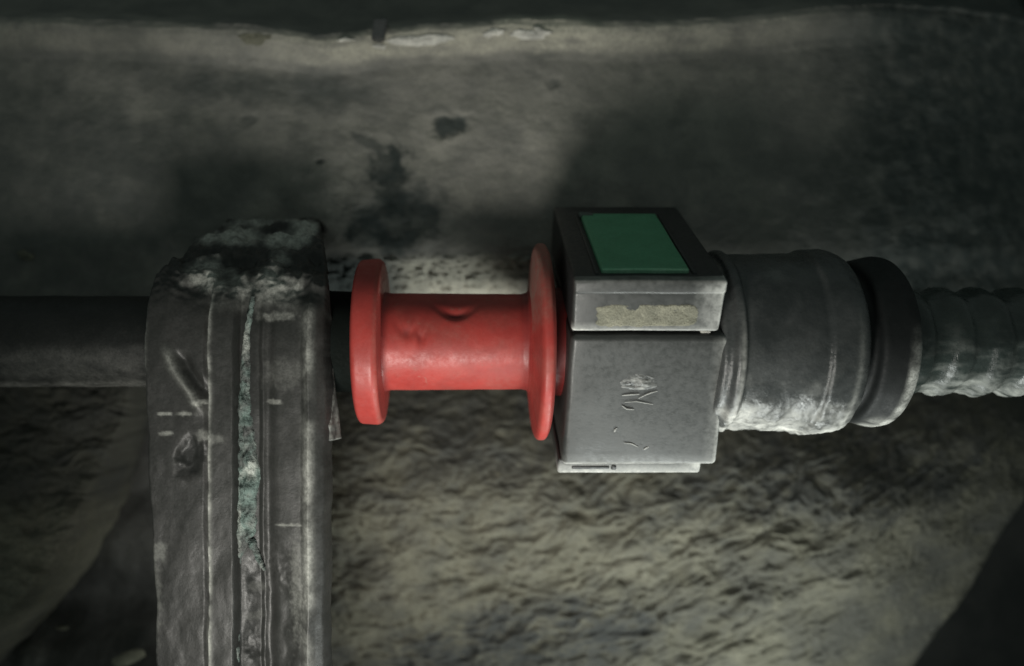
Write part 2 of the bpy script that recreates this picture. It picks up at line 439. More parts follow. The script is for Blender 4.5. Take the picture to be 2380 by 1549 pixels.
def insulation():
    t = thing('insulation_mat', 'wrinkled olive grey insulation mat hanging below the red fitting and hose', 'mat', (4, 5.0, -9.5))
    Y0 = 4.2
    px, py = np.meshgrid(np.linspace(560, 2900, 640), np.linspace(620, 1900, 430))
    h, n1, n2 = wrinkles(px, py)
    z = Z_(py, Y0)
    # edge line from (2380,1150) to (2130,1549)
    d = ((px - 2285) * 399 + (py - 1549) * 235) / math.hypot(235, 399)
    d = d + 8 * fbm(px / 90, py / 90, 2, 3, 7)
    smooth_right = sstep(-640, -120, d)
    amp = 0.38 * (1 - 0.72 * smooth_right) * (0.7 + 0.5 * sstep(900, 1200, py))
    y = 0.55 * (z + 5.0) * sstep(-7, -1.0, z) - 0.1 * (z + 5)
    y = y - amp * h
    y += 0.35 * fbm(px / 420, py / 300, 1, 3, 21)
    y += 0.0000035 * np.clip(d + 420, 0, None) ** 2 + 0.00022 * np.clip(d + 110, 0, None) ** 2
    y -= 0.03 * fbm(px / 9, py / 6, 1, 3, 77)
    P = np.stack([X_(px, Y0), np.minimum(Y0 + y, 8.1), Z_(py, Y0)], -1)
    dust_and_light = 0.40 * blob(px, py, 1260, 1300, 620, 210, -14, 0.7, 0.7, 41, 120) * np.clip(0.6 + 1.3 * fbm(px / 80, py / 50, 2, 3, 4), 0, 1)  # paler across the middle of the mat
    st = 0.85 * blob(px, py, 1180, 1530, 380, 110, -12, 0.5, 0.7, 42, 70)
    st = np.maximum(st, 0.45 * blob(px, py, 1150, 960, 520, 140, 0, 0.6, 0.7, 43, 80))  # shadow of spool and block painted on the mat
    st = np.maximum(st, 0.3 * sstep(-420, -100, d))  # darker towards the slanting edge
    dust_and_light = dust_and_light + 0.22 * blob(px, py, 1830, 1450, 430, 45, -36, 0.7, 0.8, 48, 80) + 0.16 * blob(px, py, 1640, 1230, 330, 50, -24, 0.7, 0.8, 49, 80)
    st = np.maximum(st, 0.75 * blob(px, py, 1950, 1100, 480, 110, -8, 0.6, 0.7, 44, 100))  # darkened below the collar, shade put into the colour
    st = st * np.clip(0.75 + 1.1 * n2 + 0.9 * fbm(px / 30, py / 16, 6, 3, 33), 0, 1)
    glint = np.clip(fbm(px / 26, py / 10, 9, 3, 66) * 2.4 - 0.75, 0, 1) * np.maximum(blob(px, py, 1180, 1520, 260, 90, -10, 0.5, 0.6, 45, 70), 0.7 * blob(px, py, 1130, 1050, 280, 110, 0, 0.5, 0.6, 46, 70))  # glints painted as pale flecks
    grid('mat_face', P, M['mat'], t, {'dust_and_light': np.clip(dust_and_light + glint, 0, 1), 'stain_and_shade': np.clip(st * (1 - glint), 0, 1)}, keep=d < 60)

    t = thing('insulation_offcut', 'dim torn insulation piece with slanting edge behind the left pipe', 'mat', (-12.5, 5.0, -9.5))
    Y0 = 3.4
    px, py = np.meshgrid(np.linspace(-500, 420, 260), np.linspace(840, 1900, 300))
    h, n1, n2 = wrinkles(px, py, 200, -400, 5)
    # slanting right-hand edge
    ex = np.interp(py, [840, 980, 1060, 1240, 1330, 1480, 1900], [300, 285, 255, 195, 140, 15, -330])
    d = px - ex + 10 * fbm(px / 50, py / 40, 2, 3, 17)
    y = 0.35 * (Z_(py, Y0) + 4) - 0.40 * h + 0.3 * fbm(px / 200, py / 160, 3, 3, 23) + 0.0022 * np.clip(d + 25, 0, None) ** 2 * 0.5
    P = np.stack([X_(px, Y0), np.minimum(Y0 + y, 8.0), Z_(py, Y0)], -1)
    st = 0.45 * (1 - sstep(1120, 1240, py + 40 * fbm(px / 90, py / 90, 1, 3, 3)))  # darker towards the top
    dust_and_light = 0.5 * blob(px, py, 60, 1300, 190, 140, 0, 0.6, 0.7, 47, 60)  # lit part of the piece painted paler
    grid('offcut_face', P, M['mat'], t, {'dust_and_light': np.clip(dust_and_light, 0, 1), 'stain_and_shade': np.clip(st, 0, 1)})

    # plain dark guard between the offcut and the bracket
    t = thing('splash_guard', 'smooth dark guard sheet in the gap left of the ribbed bracket', 'guard', (-9.0, 6.0, -9.5))
    Y0 = 5.2
    px, py = np.meshgrid(np.linspace(-400, 700, 180), np.linspace(860, 1900, 180))
    y = 0.25 * fbm(px / 160, py / 160, 2, 3, 29) + 0.03 * fbm(px / 20, py / 20, 2, 3, 30) - 1.4 * sstep(1380, 1560, py) + 0.35 * blob(px, py, 250, 1000, 60, 160, 10, 0.5, 0.4, 51, 80)
    y = y - 0.3 * blob(px, py, 330, 1260, 110, 80, 0, 0.6, 0.2, 52, 80) - 0.12 * blob(px, py, 115, 1490, 26, 22, 0, 0.6, 0.3, 58, 20)
    P = np.stack([X_(px, Y0), Y0 + y, Z_(py, Y0)], -1)
    dust_and_light = 0.22 * blob(px, py, 275, 1085, 45, 60, 20, 0.6, 0.6, 53, 40) + 0.1 * blob(px, py, 330, 1240, 90, 60, 0, 0.6, 0.3, 54, 60) \
        + 0.3 * blob(px, py, 115, 1490, 24, 20, 0, 0.5, 0.5, 55, 20) + 0.12 * blob(px, py, 200, 1500, 200, 60, 0, 0.6, 0.6, 56, 50)
    grid('guard_face', P, M['guard'], t, {'dust_and_light': np.clip(dust_and_light, 0, 1), 'stain_and_shade': 0 * dust_and_light})
insulation()

def chip(label, cx, cy, Y, rx, rz, seed, rot=0.0):
    """A flat angular crumb of pale grit lodged on the guard."""
    bm = bmesh.new()
    bmesh.ops.create_icosphere(bm, subdivisions=2, radius=1.0)
    c, s = math.cos(rot), math.sin(rot)
    b = Vector((float(X_(cx, Y)), Y, float(Z_(cy, Y))))
    for v in bm.verts:
        k = 1 + 0.45 * float(pn(v.co.x * 1.3, v.co.y * 1.3, v.co.z * 1.3 + seed, seed))
        x, z = v.co.x * rx * k, v.co.z * rz * k
        v.co = Vector((b.x + x * c - z * s, b.y + v.co.y * 0.10 * k, b.z + x * s + z * c))
    bm.verts.index_update()
    o = finish('grit_chip', [tuple(v.co) for v in bm.verts], [[v.index for v in f.verts] for f in bm.faces], M['pale'], None, smooth=False, base=tuple(b))
    bm.free()
    o['label'] = label
    o['category'] = 'chip'
    o['group'] = 'pale chips on the dark guard'
chip('tiny pale lens shaped chip on the dark guard sheet', 145, 1460, 4.25, 0.19, 0.055, 2)
chip('larger pale curved chip wedged against the foot of the ribbed bracket', 300, 1530, 3.7, 0.50, 0.19, 5, 0.35)

# ------------------------------------------------------------------ pipe on the left
def pipe():
    t = thing('coolant_pipe', 'smooth dark rubber pipe entering the ribbed bracket', 'pipe', (-10.5, 0.6, AZ - 1.1))
    lathe('pipe_wall', [(-22, 1.12), (-7.0, 1.08)], M['pipe'], t, 96, 0.12,
          lambda x, a: 0.03 * fbm(x / 1.5, np.cos(a) * 2, np.sin(a) * 2, 3, 3),
          {'dust_and_light': lambda x, a: (0.26 * sstep(-0.02, 0.30, np.sin(a)) + 0.55 * sstep(0.80, 0.95, np.sin(a))) * np.clip(0.7 + fbm(x / 0.7, np.sin(a) * 4, np.cos(a) * 4, 3, 8), 0, 1),  # pale lower bands paint in the highlight from below
           'stain_and_shade': lambda x, a: 0 * x}, axis=(0.6, AZ))
    lathe('pipe_spigot', rounded([(-4.6, 0.0), (-4.6, 1.2), (-3.30, 1.15), (-3.30, 0.2)], 0.05), M['spigot'], t, 96, 0.06, axis=(0.1, AZ))
    return t
pipe()

# ------------------------------------------------------------------ ribbed bracket
def bracket():
    t = thing('ribbed_bracket', 'dark ribbed upright bracket with teal crust in its groove', 'bracket', (-5.9, 0.0, -9.5))
    # path over the hood and down the front: (Y, Z, left X, right X)
    path = [(3.0, 2.72, -6.9, -4.72), (1.35, 2.76, -7.0, -4.70), (0.6, 2.42, -7.2, -4.52), (-0.1, 2.00, -7.48, -4.34),
            (-0.75, 1.5, -7.80, -4.16), (-1.25, 1.0, -7.96, -4.06), (-1.55, 0.55, -8.0, -4.04), (-1.62, 0.0, -8.0, -4.02),
            (-1.62, -1.0, -7.97, -4.0), (-1.60, -3.0, -7.90, -4.02), (-1.55, -6.0, -7.78, -4.05), (-1.5, -9.5, -7.74, -4.05)]
    pa = np.array(path)
    ln = np.concatenate([[0], np.cumsum(np.hypot(np.diff(pa[:, 0]), np.diff(pa[:, 1])))])
    v = np.concatenate([np.linspace(0, 1.4, 12), np.linspace(1.45, ln[-1], 420)])
    Y, Z, XL, XR = [np.interp(v, ln, pa[:, k])[:, None] for k in range(4)]
    # smooth the path corners
    ker = np.ones(17) / 17
    for A in (Y, Z):
        q = np.convolve(np.pad(A[:, 0], 8, mode='edge'), ker, mode='valid'); A[12:-12, 0] = q[12:-12]
    s = np.concatenate([np.linspace(0, 1, 190)])[None, :]
    XL = XL + 0.07 * fbm(Z * 0.8, 0 * Z, 3, 4, 201) * (Z < 1.5)
    XR = XR + 0.06 * fbm(Z * 0.9, 0 * Z, 7, 4, 202) * (Z < 1.5)
    X = XL + (XR - XL) * s
    # outward normal of the path
    ty, tz = np.gradient(Y[:, 0])[:, None], np.gradient(Z[:, 0])[:, None]
    q = np.hypot(ty, tz); ny, nz = tz / q, -ty / q          # points to -Y on the front
    pxs = 1190 - 100 * CX + (X + CX) * 100 * D / (D - 1.6)                    # layout pixels on the front
    pys = 775 - Z * 100 * D / (D + Y)
    wob = 5 * fbm(Z / 1.2, 0 * X + 3, 0, 3, 6)
    c = pxs + wob
    front = sstep(0.9, 0.2, Z) if False else 1 - sstep(0.3, 1.3, Z)
    e = np.interp(c, [322, 330, 343, 470, 484, 490, 545, 556, 600, 610, 700, 718, 735, 750, 765],
                  [-0.25, -0.03, 0.02, -0.06, -0.14, 0.20, 0.17, -0.10, -0.12, -0.02, 0.0, 0.16, 0.06, -0.10, -0.2]) * front
    edge = -0.5 * (np.clip(1 - s / 0.03, 0, 1) ** 2 + np.clip(1 - (1 - s) / 0.03, 0, 1) ** 2)
    e = e + edge * (0.25 + 0.75 * front)
    e = e + 0.04 * fbm(X * 1.2, Z * 0.7, Y, 3, 9) + 0.010 * fbm(X * 3, Z * 2, Y * 2, 3, 10)
    e = e - 0.16 * blob(c, pys, 632, 1460, 52, 150, 0, 0.5, 0.4, 63, 60) * front - 0.10 * np.exp(-((c - 622) / 14) ** 2) * front
    hood = (1 - front)
    e = e + hood * (0.45 * (0.3 - np.abs(fbm(X * 0.9, Z * 0.9, Y * 0.9, 4, 12))) + 0.06 * fbm(X * 4, Z * 4, Y * 4, 3, 13))
    # scar running down the left face
    sx = np.interp(pys, [800, 860, 910, 960], [385, 405, 440, 465])
    scar = np.exp(-((c - sx) / 12) ** 2) * sstep(790, 830, pys) * (1 - sstep(930, 975, pys))
    e = e + 0.10 * scar - 0.12 * np.exp(-((c - sx - 30) / 16) ** 2) * sstep(810, 840, pys) * (1 - sstep(900, 945, pys)) * front
    pit = blob(c, pys, 442, 1062, 24, 42, 10, 0.6, 0.5, 61, 34) * front
    e = e - 0.10 * pit
    P = np.stack([X + 0 * e, Y + ny * e, Z + nz * e], -1)
    # side cheeks running back
    back_l = P[:, :1].copy(); back_l[..., 1] += 3.2; back_l[..., 0] += 0.15
    back_r = P[:, -1:].copy(); back_r[..., 1] += 2.6; back_r[..., 0] -= 0.85
    def ext(a, b, n): return np.concatenate([a + (b - a) * k / n for k in range(n)], 1)
    lft = ext(back_l, P[:, :1], 24); rgt = ext(P[:, -1:], back_r, 24)[:, 1:]
    for G, sd in ((lft, 1), (rgt, 2)):
        G[..., 0] += 0.04 * fbm(G[..., 1] * 1.2, G[..., 2] * 1.2, 0, 3, 70 + sd)
    Pall = np.concatenate([lft, P, rgt], 1)
    dust_and_light = 0.0 * e
    dust_and_light = dust_and_light + 0.95 * hood * sstep(-0.35, 0.25, fbm(X * 1.0, Z * 1.0, Y, 4, 14)) * sstep(-7.5, -7.0, X) * (1 - sstep(-4.75, -4.55, X)) * (1 - sstep(1.0, 1.4, Y))
    dust_and_light = dust_and_light + front * (1.0 * np.exp(-((c - 489) / 7) ** 2) * np.clip(0.75 + 2.0 * fbm(Z * 1.3, 0 * X, 4, 4, 15), 0, 1)  # edges that catch the light, painted pale
                           + 0.6 * np.exp(-((c - 716) / 12) ** 2) * np.clip(0.6 + 1.8 * fbm(Z * 0.9, X, 5, 4, 16), 0, 1)
                           + 0.7 * np.exp(-((c - 333) / 7) ** 2) * np.clip(0.6 + 1.8 * fbm(Z * 0.9, X, 6, 4, 18), 0, 1))
    dust_and_light = dust_and_light + 0.35 * scar * front
    for cx, cy, rx, ry, a in ((378, 963, 17, 4, .9), (426, 963, 21, 4, .8), (384, 1008, 13, 5, .9), (466, 938, 16, 6, .9),
                              (635, 936, 20, 5, .7), (672, 1222, 28, 3, .6), (470, 1015, 14, 12, .5), (505, 1020, 22, 10, .3), (640, 735, 42, 10, .5),
                              (372, 1285, 14, 22, .4), (690, 1370, 16, 110, .30), (356, 1400, 16, 110, .25), (660, 870, 50, 30, .16), (590, 1370, 20, 9, .3), (585, 1440, 18, 10, .35)):
        dust_and_light = dust_and_light + 0.6 * a * blob(c, pys, cx, cy, rx, ry, 0, 0.5, 0.8, int(cx) % 50, 14)
    st = 0.9 * pit + 0.6 * front * np.exp(-((c - 577) / 26) ** 2) + 0.5 * np.exp(-((c - sx - 30) / 16) ** 2) * sstep(810, 840, pys) * (1 - sstep(900, 945, pys)) * front  # darker in the pit, the groove and beside the scar
    def pad(A, l, r): return np.concatenate([np.repeat(A[:, :1] * 0 + l, 24, 1), A, np.repeat(A[:, -1:] * 0 + r, 23, 1)], 1)
    body = grid('bracket_body', Pall, M['bracket'], t, {'dust_and_light': np.clip(pad(dust_and_light, 0, 0), 0, 1), 'stain_and_shade': np.clip(pad(st, .3, .3), 0, 1)})

    # crust filling the groove, widening, then forking at its foot
    def crust(ctr, name):
        cy = np.array([p[0] for p in ctr]); lx = np.array([p[1] for p in ctr]); rx = np.array([p[2] for p in ctr])
        nvv, nuu = 260, 36
        yy = np.linspace(cy[0], cy[-1], nvv)[:, None]
        l = np.interp(yy, cy, lx) + 5 * fbm(yy / 22, 0 * yy, 1, 3, 81); r = np.interp(yy, cy, rx) + 6 * fbm(yy / 18, 0 * yy, 4, 3, 82)
        u = np.linspace(0, 1, nuu)[None, :]
        qx = l + (r - l) * u
        arch = np.sqrt(np.clip(1 - (2 * u - 1) ** 2, 0, 1))
        mid = (l + r) / 2; qx = mid + (qx - mid) * 0.8
        lump = 0.5 + 0.7 * fbm(qx / 26, yy / 34, 2, 4, 83)
        hgt = -1.47 - arch * (0.30 * lump + 0.06 * fbm(qx / 9, yy / 9, 3, 3, 84)) * np.clip((r - l) / 40, 0.25, 1)
        PP = np.stack([X_(qx, -1.6), hgt + 0 * qx, Z_(yy, -1.6) + 0 * qx], -1)
        dd = np.clip(0.9 * fbm(qx / 20, yy / 40, 1, 3, 85) + 0.8 * blob(qx, yy, 565, 800, 14, 26, 0, .4, .4, 3, 9) + 0.8 * blob(qx, yy, 580, 1095, 14, 26, 30, .4, .6, 4, 12) + .6 * blob(qx, yy, 556, 1230, 6, 50, 0, .4, .4, 5, 12), 0, 1)
        return grid(name, PP, M['crust'], t, {'dust_and_light': dd, 'stain_and_shade': np.clip(1.2 * fbm(qx / 12, yy / 18, 6, 3, 86), 0, 1)})
    crust([(690, 578, 592), (770, 562, 580), (850, 552, 582), (930, 546, 584), (1000, 543, 592), (1060, 542, 600), (1110, 540, 612), (1150, 540, 600), (1240, 538, 598), (1300, 542, 560), (1400, 534, 554), (1700, 528, 556)], 'groove_crust')
    crust([(1255, 560, 594), (1275, 570, 597), (1300, 588, 606), (1330, 605, 616)], 'groove_crust')

    # torn flange along the right edge
    yy = np.linspace(760, 1042, 90)[:, None]
    outer = np.interp(yy, [760, 900, 1000, 1030, 1036, 1090, 1220, 1240, 1560, 1700], [752, 766, 780, 784, 758, 750, 760, 774, 766, 766]) + 3 * fbm(yy / 90, 0 * yy, 2, 3, 91)
    u = np.linspace(0, 1, 18)[None, :]
    inn = np.interp(yy, [760, 1000, 1100, 1300, 1700], [724, 726, 722, 712, 716])
    qx = inn + (outer - inn) * u
    dep = -1.46 + 0.55 * u ** 1.5 + 0.08 * fbm(qx / 14, yy / 50, 2, 3, 92) - 0.12 * np.sin(np.pi * u) * np.clip(fbm(yy / 40, 0 * yy, 4, 3, 93) * 2 + .4, 0, 1)
    PP = np.stack([X_(qx, -1.6), dep, Z_(yy, -1.6) + 0 * qx], -1)
    back = PP[:, -1:].copy(); back[..., 1] += 1.5; back[..., 0] -= 0.6
    PP = np.concatenate([PP, back], 1)
    dd = np.clip(0.30 + 1.1 * fbm(qx / 9, yy / 60, 2, 3, 94), 0, 1) * (1 - sstep(1040, 1120, yy) * 0.6) * 0.55
    grid('torn_flange', PP, M['bracket'], t, {'dust_and_light': np.concatenate([dd, dd[:, -1:] * 0], 1), 'stain_and_shade': np.concatenate([0 * dd, dd[:, -1:] * 0], 1)})
    # little ear at the hood's left shoulder
    bm = bmesh.new()
    bmesh.ops.create_icosphere(bm, subdivisions=4, radius=1.0)
    vs = []
    for vv in bm.verts:
        k = 1 + 0.35 * float(pn(vv.co.x * 1.6, vv.co.y * 1.6, vv.co.z * 1.6 + 3, 4)) + 0.12 * float(pn(vv.co.x * 5, vv.co.y * 5, vv.co.z * 5, 6))
        vs.append((-7.55 + vv.co.x * 0.40 * k, 0.1 + vv.co.y * 0.5 * k, 1.42 + vv.co.z * 0.34 * k))
    bm.verts.index_update()
    finish('shoulder_lug', vs, [[q_.index for q_ in f.verts] for f in bm.faces], M['bracket'], t)
    bm.free()
    return t
bracket()

# ------------------------------------------------------------------ red fitting
def red_fitting():
    t = thing('red_fitting', 'glossy red plastic spool shaped fitting with two round flanges', 'fitting', (-1.2, 0.0, AZ - 2.3))
    nz = lambda amp, sc: (lambda x, a: amp * fbm(x * sc, np.cos(a) * sc, np.sin(a) * sc, 3, 5))
    zero = lambda x, a: 0 * x
    lathe('flange', rounded([(-3.54, 0.6), (-3.54, 1.76), (-3.48, 1.89), (-3.06, 1.92), (-2.96, 1.84), (-2.93, 1.0)], 0.10), M['red'], t, 180, 0.03,
          nz(0.012, 1.5), {'dust_and_light': lambda x, a: 0.25 * np.exp(-((x + 3.0) / 0.05) ** 2), 'stain_and_shade': zero})  # pale line paints in the rim's edge highlight
    def barrel_disp(x, a):
        d = 0.008 * fbm(x * 2, np.cos(a) * 2, np.sin(a) * 2, 3, 6)
        # two knocks in the upper front of the barrel
        z = -1.12 * np.sin(a)
        for cx, cz, rx, rz, dep in ((-1.30, 0.60, 0.34, 0.10, 0.075), (-2.35, 0.20, 0.20, 0.14, 0.05), (-2.06, 0.10, 0.12, 0.16, 0.04)):
            d = d - dep * np.exp(-((x - cx) / rx) ** 2 - ((z - cz - 0.10 * ((x - cx) / rx) ** 2) / rz) ** 2) * (np.cos(a) > 0)
        return d
    def barrel_st(x, a):
        z = -1.12 * np.sin(a)
        s_ = 0 * x
        for cx, cz, rx, rz, k in ((-1.30, 0.58, 0.26, 0.05, .9), (-2.38, 0.22, 0.10, 0.10, .55), (-2.10, 0.10, 0.07, 0.13, .5), (-1.7, 0.75, 0.7, 0.18, .25)):  # darker in the knocks and along the upper front
            s_ = s_ + k * np.exp(-((x - cx) / rx) ** 2 - ((z - cz - 0.12 * ((x - cx) / rx) ** 2) / rz) ** 2) * (np.cos(a) > 0)
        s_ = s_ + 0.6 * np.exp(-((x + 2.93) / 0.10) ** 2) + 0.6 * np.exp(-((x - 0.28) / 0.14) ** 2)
        return np.clip(s_ + 0.35 * np.clip(fbm(x * 1.6, z * 2.0, 3, 3, 8), 0, 1), 0, 1)
    lathe('barrel', [(-2.98, 1.18), (-2.90, 1.14), (-2.82, 1.125), (0.2, 1.105), (0.32, 1.13), (0.40, 1.25)], M['red'], t, 200, 0.025, barrel_disp,
          {'dust_and_light': lambda x, a: np.clip(0.30 * np.clip(fbm(x * 1.1, np.sin(a) * 2, 4, 4, 9) + .15, 0, 1) + 0.5 * (1 - sstep(0.0, 0.022, np.abs(fbm(x * 0.7, np.sin(a) * 2.5, 9, 3, 19)))) * sstep(0.1, 0.3, fbm(x * 1.3, np.sin(a) * 3, 2, 3, 20)), 0, 1), 'stain_and_shade': barrel_st})
    lathe('flange', rounded([(0.34, 1.0), (0.42, 1.5), (0.50, 2.16), (0.56, 2.27), (0.72, 2.27), (0.80, 2.12), (0.86, 1.5), (0.88, 0.7)], 0.06), M['red'], t, 200, 0.03,
          nz(0.02, 1.4), {'dust_and_light': lambda x, a: np.clip(0.95 * np.clip(-np.sin(a) * 1.2, 0, 1) + 0.12 + 0.5 * fbm(x, np.sin(a) * 3, np.cos(a) * 3, 3, 10), 0, 1), 'stain_and_shade': zero})
    lathe('neck', [(0.84, 1.25), (1.30, 1.25)], M['red'], t, 120, 0.05, None, {'dust_and_light': zero, 'stain_and_shade': lambda x, a: 0 * x + 0.85})  # flange's shadow on the neck painted as darker red
    return t
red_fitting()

# ------------------------------------------------------------------ connector block (turned 28 degrees about the hose axis)
TH = math.radians(28)
CT, ST = math.cos(TH), math.sin(TH)
BX = -0.15                    # the block's place along the axis
def box2w(x, y, z):
    return (x + BX, y * CT - z * ST, y * ST + z * CT + AZ)
def face_hit(px, py, y=None, z=None):
    """Where the sight line of a layout pixel meets a plane of the turned block (block coordinates)."""
    d = np.array([(px - 1190 + 100 * CX) / 100 / D, 1.0, (775 - py) / 100 / D])
    o = np.array([-CX, -D, -AZ])
    dl = np.array([d[0], d[1] * CT + d[2] * ST, -d[1] * ST + d[2] * CT])
    ol = np.array([o[0], o[1] * CT + o[2] * ST, -o[1] * ST + o[2] * CT])
    k = (y - ol[1]) / dl[1] if y is not None else (z - ol[2]) / dl[2]
    return ol + dl * k - np.array([BX, 0, 0])

def slab(name, x0, x1, y0, y1, z0, z1, bev, m, parent, seg=4, attr=None, cuts=0, wob=0.0, shape=None):
    bm = bmesh.new()
    bmesh.ops.create_cube(bm, size=1.0)
    for v in bm.verts:
        v.co = Vector(((x0 + x1) / 2 + v.co.x * (x1 - x0), (y0 + y1) / 2 + v.co.y * (y1 - y0), (z0 + z1) / 2 + v.co.z * (z1 - z0)))
        if shape: v.co = Vector(shape(*v.co))
    bmesh.ops.bevel(bm, geom=list(bm.edges), offset=bev, segments=seg, affect='EDGES', profile=0.5)
    if cuts:
        big = [e for e in bm.edges if e.calc_length() > 0.6]
        bmesh.ops.subdivide_edges(bm, edges=big, cuts=cuts, use_grid_fill=True)
    bm.verts.index_update()
    C = np.array([v.co for v in bm.verts])
    fs = [[v.index for v in f.verts] for f in bm.faces]
    bm.free()
    if wob:
        C[:, 0] += wob * fbm(C[:, 0] * 1.3, C[:, 1] * 1.3, C[:, 2] * 1.3, 3, 3)
        C[:, 1] += wob * fbm(C[:, 0] * 1.3, C[:, 1] * 1.3, C[:, 2] * 1.3 + 9, 3, 4)
        C[:, 2] += wob * fbm(C[:, 0] * 1.3, C[:, 1] * 1.3, C[:, 2] * 1.3 + 5, 3, 5)
    at = {k: f(C) for k, f in (attr or {}).items()}
    Wv = np.stack(box2w(C[:, 0], C[:, 1], C[:, 2]), -1)
    o = finish(name, Wv, fs, m, parent, at)
    return o

def connector():
    t = thing('hose_connector', 'square black hose coupling with raised green button beside the red fitting', 'connector', (3.0, 0.0, AZ - 2.9))
    def edge_light(xa, xb, za, zb, k=1.0, flare=0.0):
        # highlights painted pale along the worn edges: right-hand, lower and left-hand arrises of the front
        def f(C):
            e = np.maximum(np.exp(-((C[:, 0] - xb - flare * np.clip((1.06 - C[:, 2]) / 3.3, 0, 1)) / 0.10) ** 2), np.maximum(np.exp(-((C[:, 2] - za) / 0.08) ** 2), 0.25 * np.exp(-((C[:, 2] - zb) / 0.05) ** 2)))
            e = e * (C[:, 1] < -1.3) * np.clip(0.75 + 0.8 * fbm(C[:, 0] * 2, C[:, 2] * 2, C[:, 1], 3, 61), 0, 1)
            return np.clip(k * e + 0.02 * np.clip(0.3 + fbm(C[:, 0] * 1.1, C[:, 2] * 1.1, C[:, 1], 3, 2), 0, 1), 0, 1)
        return {'dust_and_light': f, 'stain_and_shade': lambda C: 0 * C[:, 0]}
    # upper housing: a frame round a shallow pocket in the front
    hs = slab('upper_housing', 1.25, 4.32, -1.58, 2.70, 1.12, 2.35, 0.07, M['black2'], t, cuts=6, wob=0.012)
    slab('front_panel', 1.255, 4.335, -1.69, -1.40, 1.15, 2.12, 0.08, M['black'], t, cuts=4, wob=0.02, attr=edge_light(1.255, 4.335, 1.15, 2.4))
    slab('front_rail', 1.25, 4.33, -1.75, -1.40, 2.03, 2.345, 0.07, M['black'], t, cuts=4, wob=0.02, attr=edge_light(1.25, 4.33, 0, 2.345))
    # waist between the two halves
    slab('waist', 1.30, 4.38, -1.48, 2.3, 0.8, 1.2, 0.04, M['black2'], t)
    slab('lower_housing', 1.25, 4.58, -1.74, 2.45, -2.26, 1.06, 0.13, M['black'], t, seg=6, cuts=12, wob=0.016, attr=edge_light(1.25, 4.54, -2.26, 9, 1.0, 0.22),
         shape=lambda x, y, z: (x + (0.18 if x > 3 and z < 0 else (-0.04 if x > 3 else 0)), y, z))
    ft = slab('foot_plate', 1.18, 4.45, -1.60, 2.3, -2.58, -2.18, 0.06, M['black'], t, cuts=6, wob=0.012, attr=edge_light(1.18, 4.45, -2.58, 9))
    a = face_hit(1455, 1090, y=-1.55)
    sub(slab('slot', 1.50, 2.36, -1.625, -1.55, -2.45, -2.36, 0.03, M['black2'], t), ft)
    sub(slab('slot', 2.40, 2.52, -1.635, -1.55, -2.47, -2.34, 0.035, M['black2'], t), ft)
    # pale dirt lodged in the pocket
    n = (26, 110)
    zz, xx = np.meshgrid(np.linspace(1.94, 1.27, n[0]), np.linspace(1.62, 3.86, n[1]), indexing='ij')
    q = (np.abs(xx - 2.78) / 1.10) ** 6 + (np.abs(zz - 1.53) / 0.27) ** 6 + 0.55 * fbm(xx * 4, zz * 5, 2, 4, 71)
    edge = 1 - sstep(0.55, 1.15, q)
    yy = -1.665 - 0.045 * edge * (0.8 + 0.5 * fbm(xx * 3, zz * 4, 1, 4, 72)) + 0.05 * (1 - edge)
    Wv = np.stack(box2w(xx, yy, zz), -1)
    grid('lodged_dirt', Wv, M['pale'], t, {'dust_and_light': np.clip(0.3 * edge + 0.5 * fbm(xx * 2, zz * 3, 5, 3, 73), 0, 1), 'stain_and_shade': np.clip(1 - edge * 1.3 + 0.6 * fbm(xx * 4, zz * 5, 2, 3, 74), 0, 1)})
    # button standing in a sunk surround
    c1, c2, c3, c4 = [face_hit(*q, z=2.44) for q in ((1400, 628), (1592, 626), (1548, 497), (1352, 497))]
    x0, x1, yf, yb = (c1[0] + c4[0]) / 2, (c2[0] + c3[0]) / 2, (c1[1] + c2[1]) / 2, (c3[1] + c4[1]) / 2
    x0 -= 0.02; x1 -= 0.08
    for nm, q in (('button_rim', (x0 - 0.13, x0 - 0.04, yf - 0.05, yb + 0.1)), ('button_rim', (x1 + 0.06, x1 + 0.16, yf - 0.05, yb + 0.1))):
        slab(nm, q[0], q[1], q[2], q[3], 2.30, 2.385, 0.025, M['black2'], t, seg=2)
    gb = slab('green_button', x0, x1, yf, yb, 2.2, 2.45, 0.05, M['green'], t, cuts=4, wob=0.012,
              attr={'dust_and_light': lambda C: 0.45 * np.clip(1 - np.abs(C[:, 1] - yf) / 0.06, 0, 1), 'stain_and_shade': lambda C: 0 * C[:, 0]})  # highlight on the front edge painted in
    sub(slab('worn_corner', x0 - 0.05, x0 + 0.28, yb - 0.18, yb + 0.05, 2.38, 2.462, 0.03, M['crust'], t, seg=2, wob=0.03), gb)
    # side latch tongue at the waist
    slab('latch_pin', 3.98, 4.20, -1.58, -1.2, 1.04, 1.11, 0.03, M['metal'], t, seg=3)
    # moulded emblem and strokes, standing proud of the lower housing
    def stroke(pts, r=0.028, name='emblem_stroke'):
        q = [face_hit(px, py, y=-1.75) for px, py in pts]
        q = [np.array([p[0], -1.752, p[2]]) for p in q]
        # resample
        out = []
        for a_, b_ in zip(q[:-1], q[1:]):
            for k in range(5): out.append(a_ + (b_ - a_) * k / 5)
        out.append(q[-1])
        out = np.array(out)
        tg = np.gradient(out, axis=0); tg /= np.linalg.norm(tg, axis=1)[:, None] + 1e-9
        sd = np.cross(tg, [0, -1, 0])
        rad = r * (0.45 + 0.55 * np.sin(np.pi * np.linspace(0.05, 0.95, len(out)))) * (1 + 0.5 * fbm(np.arange(len(out)) / 3, 0, 1, 2, 7))
        rows = []
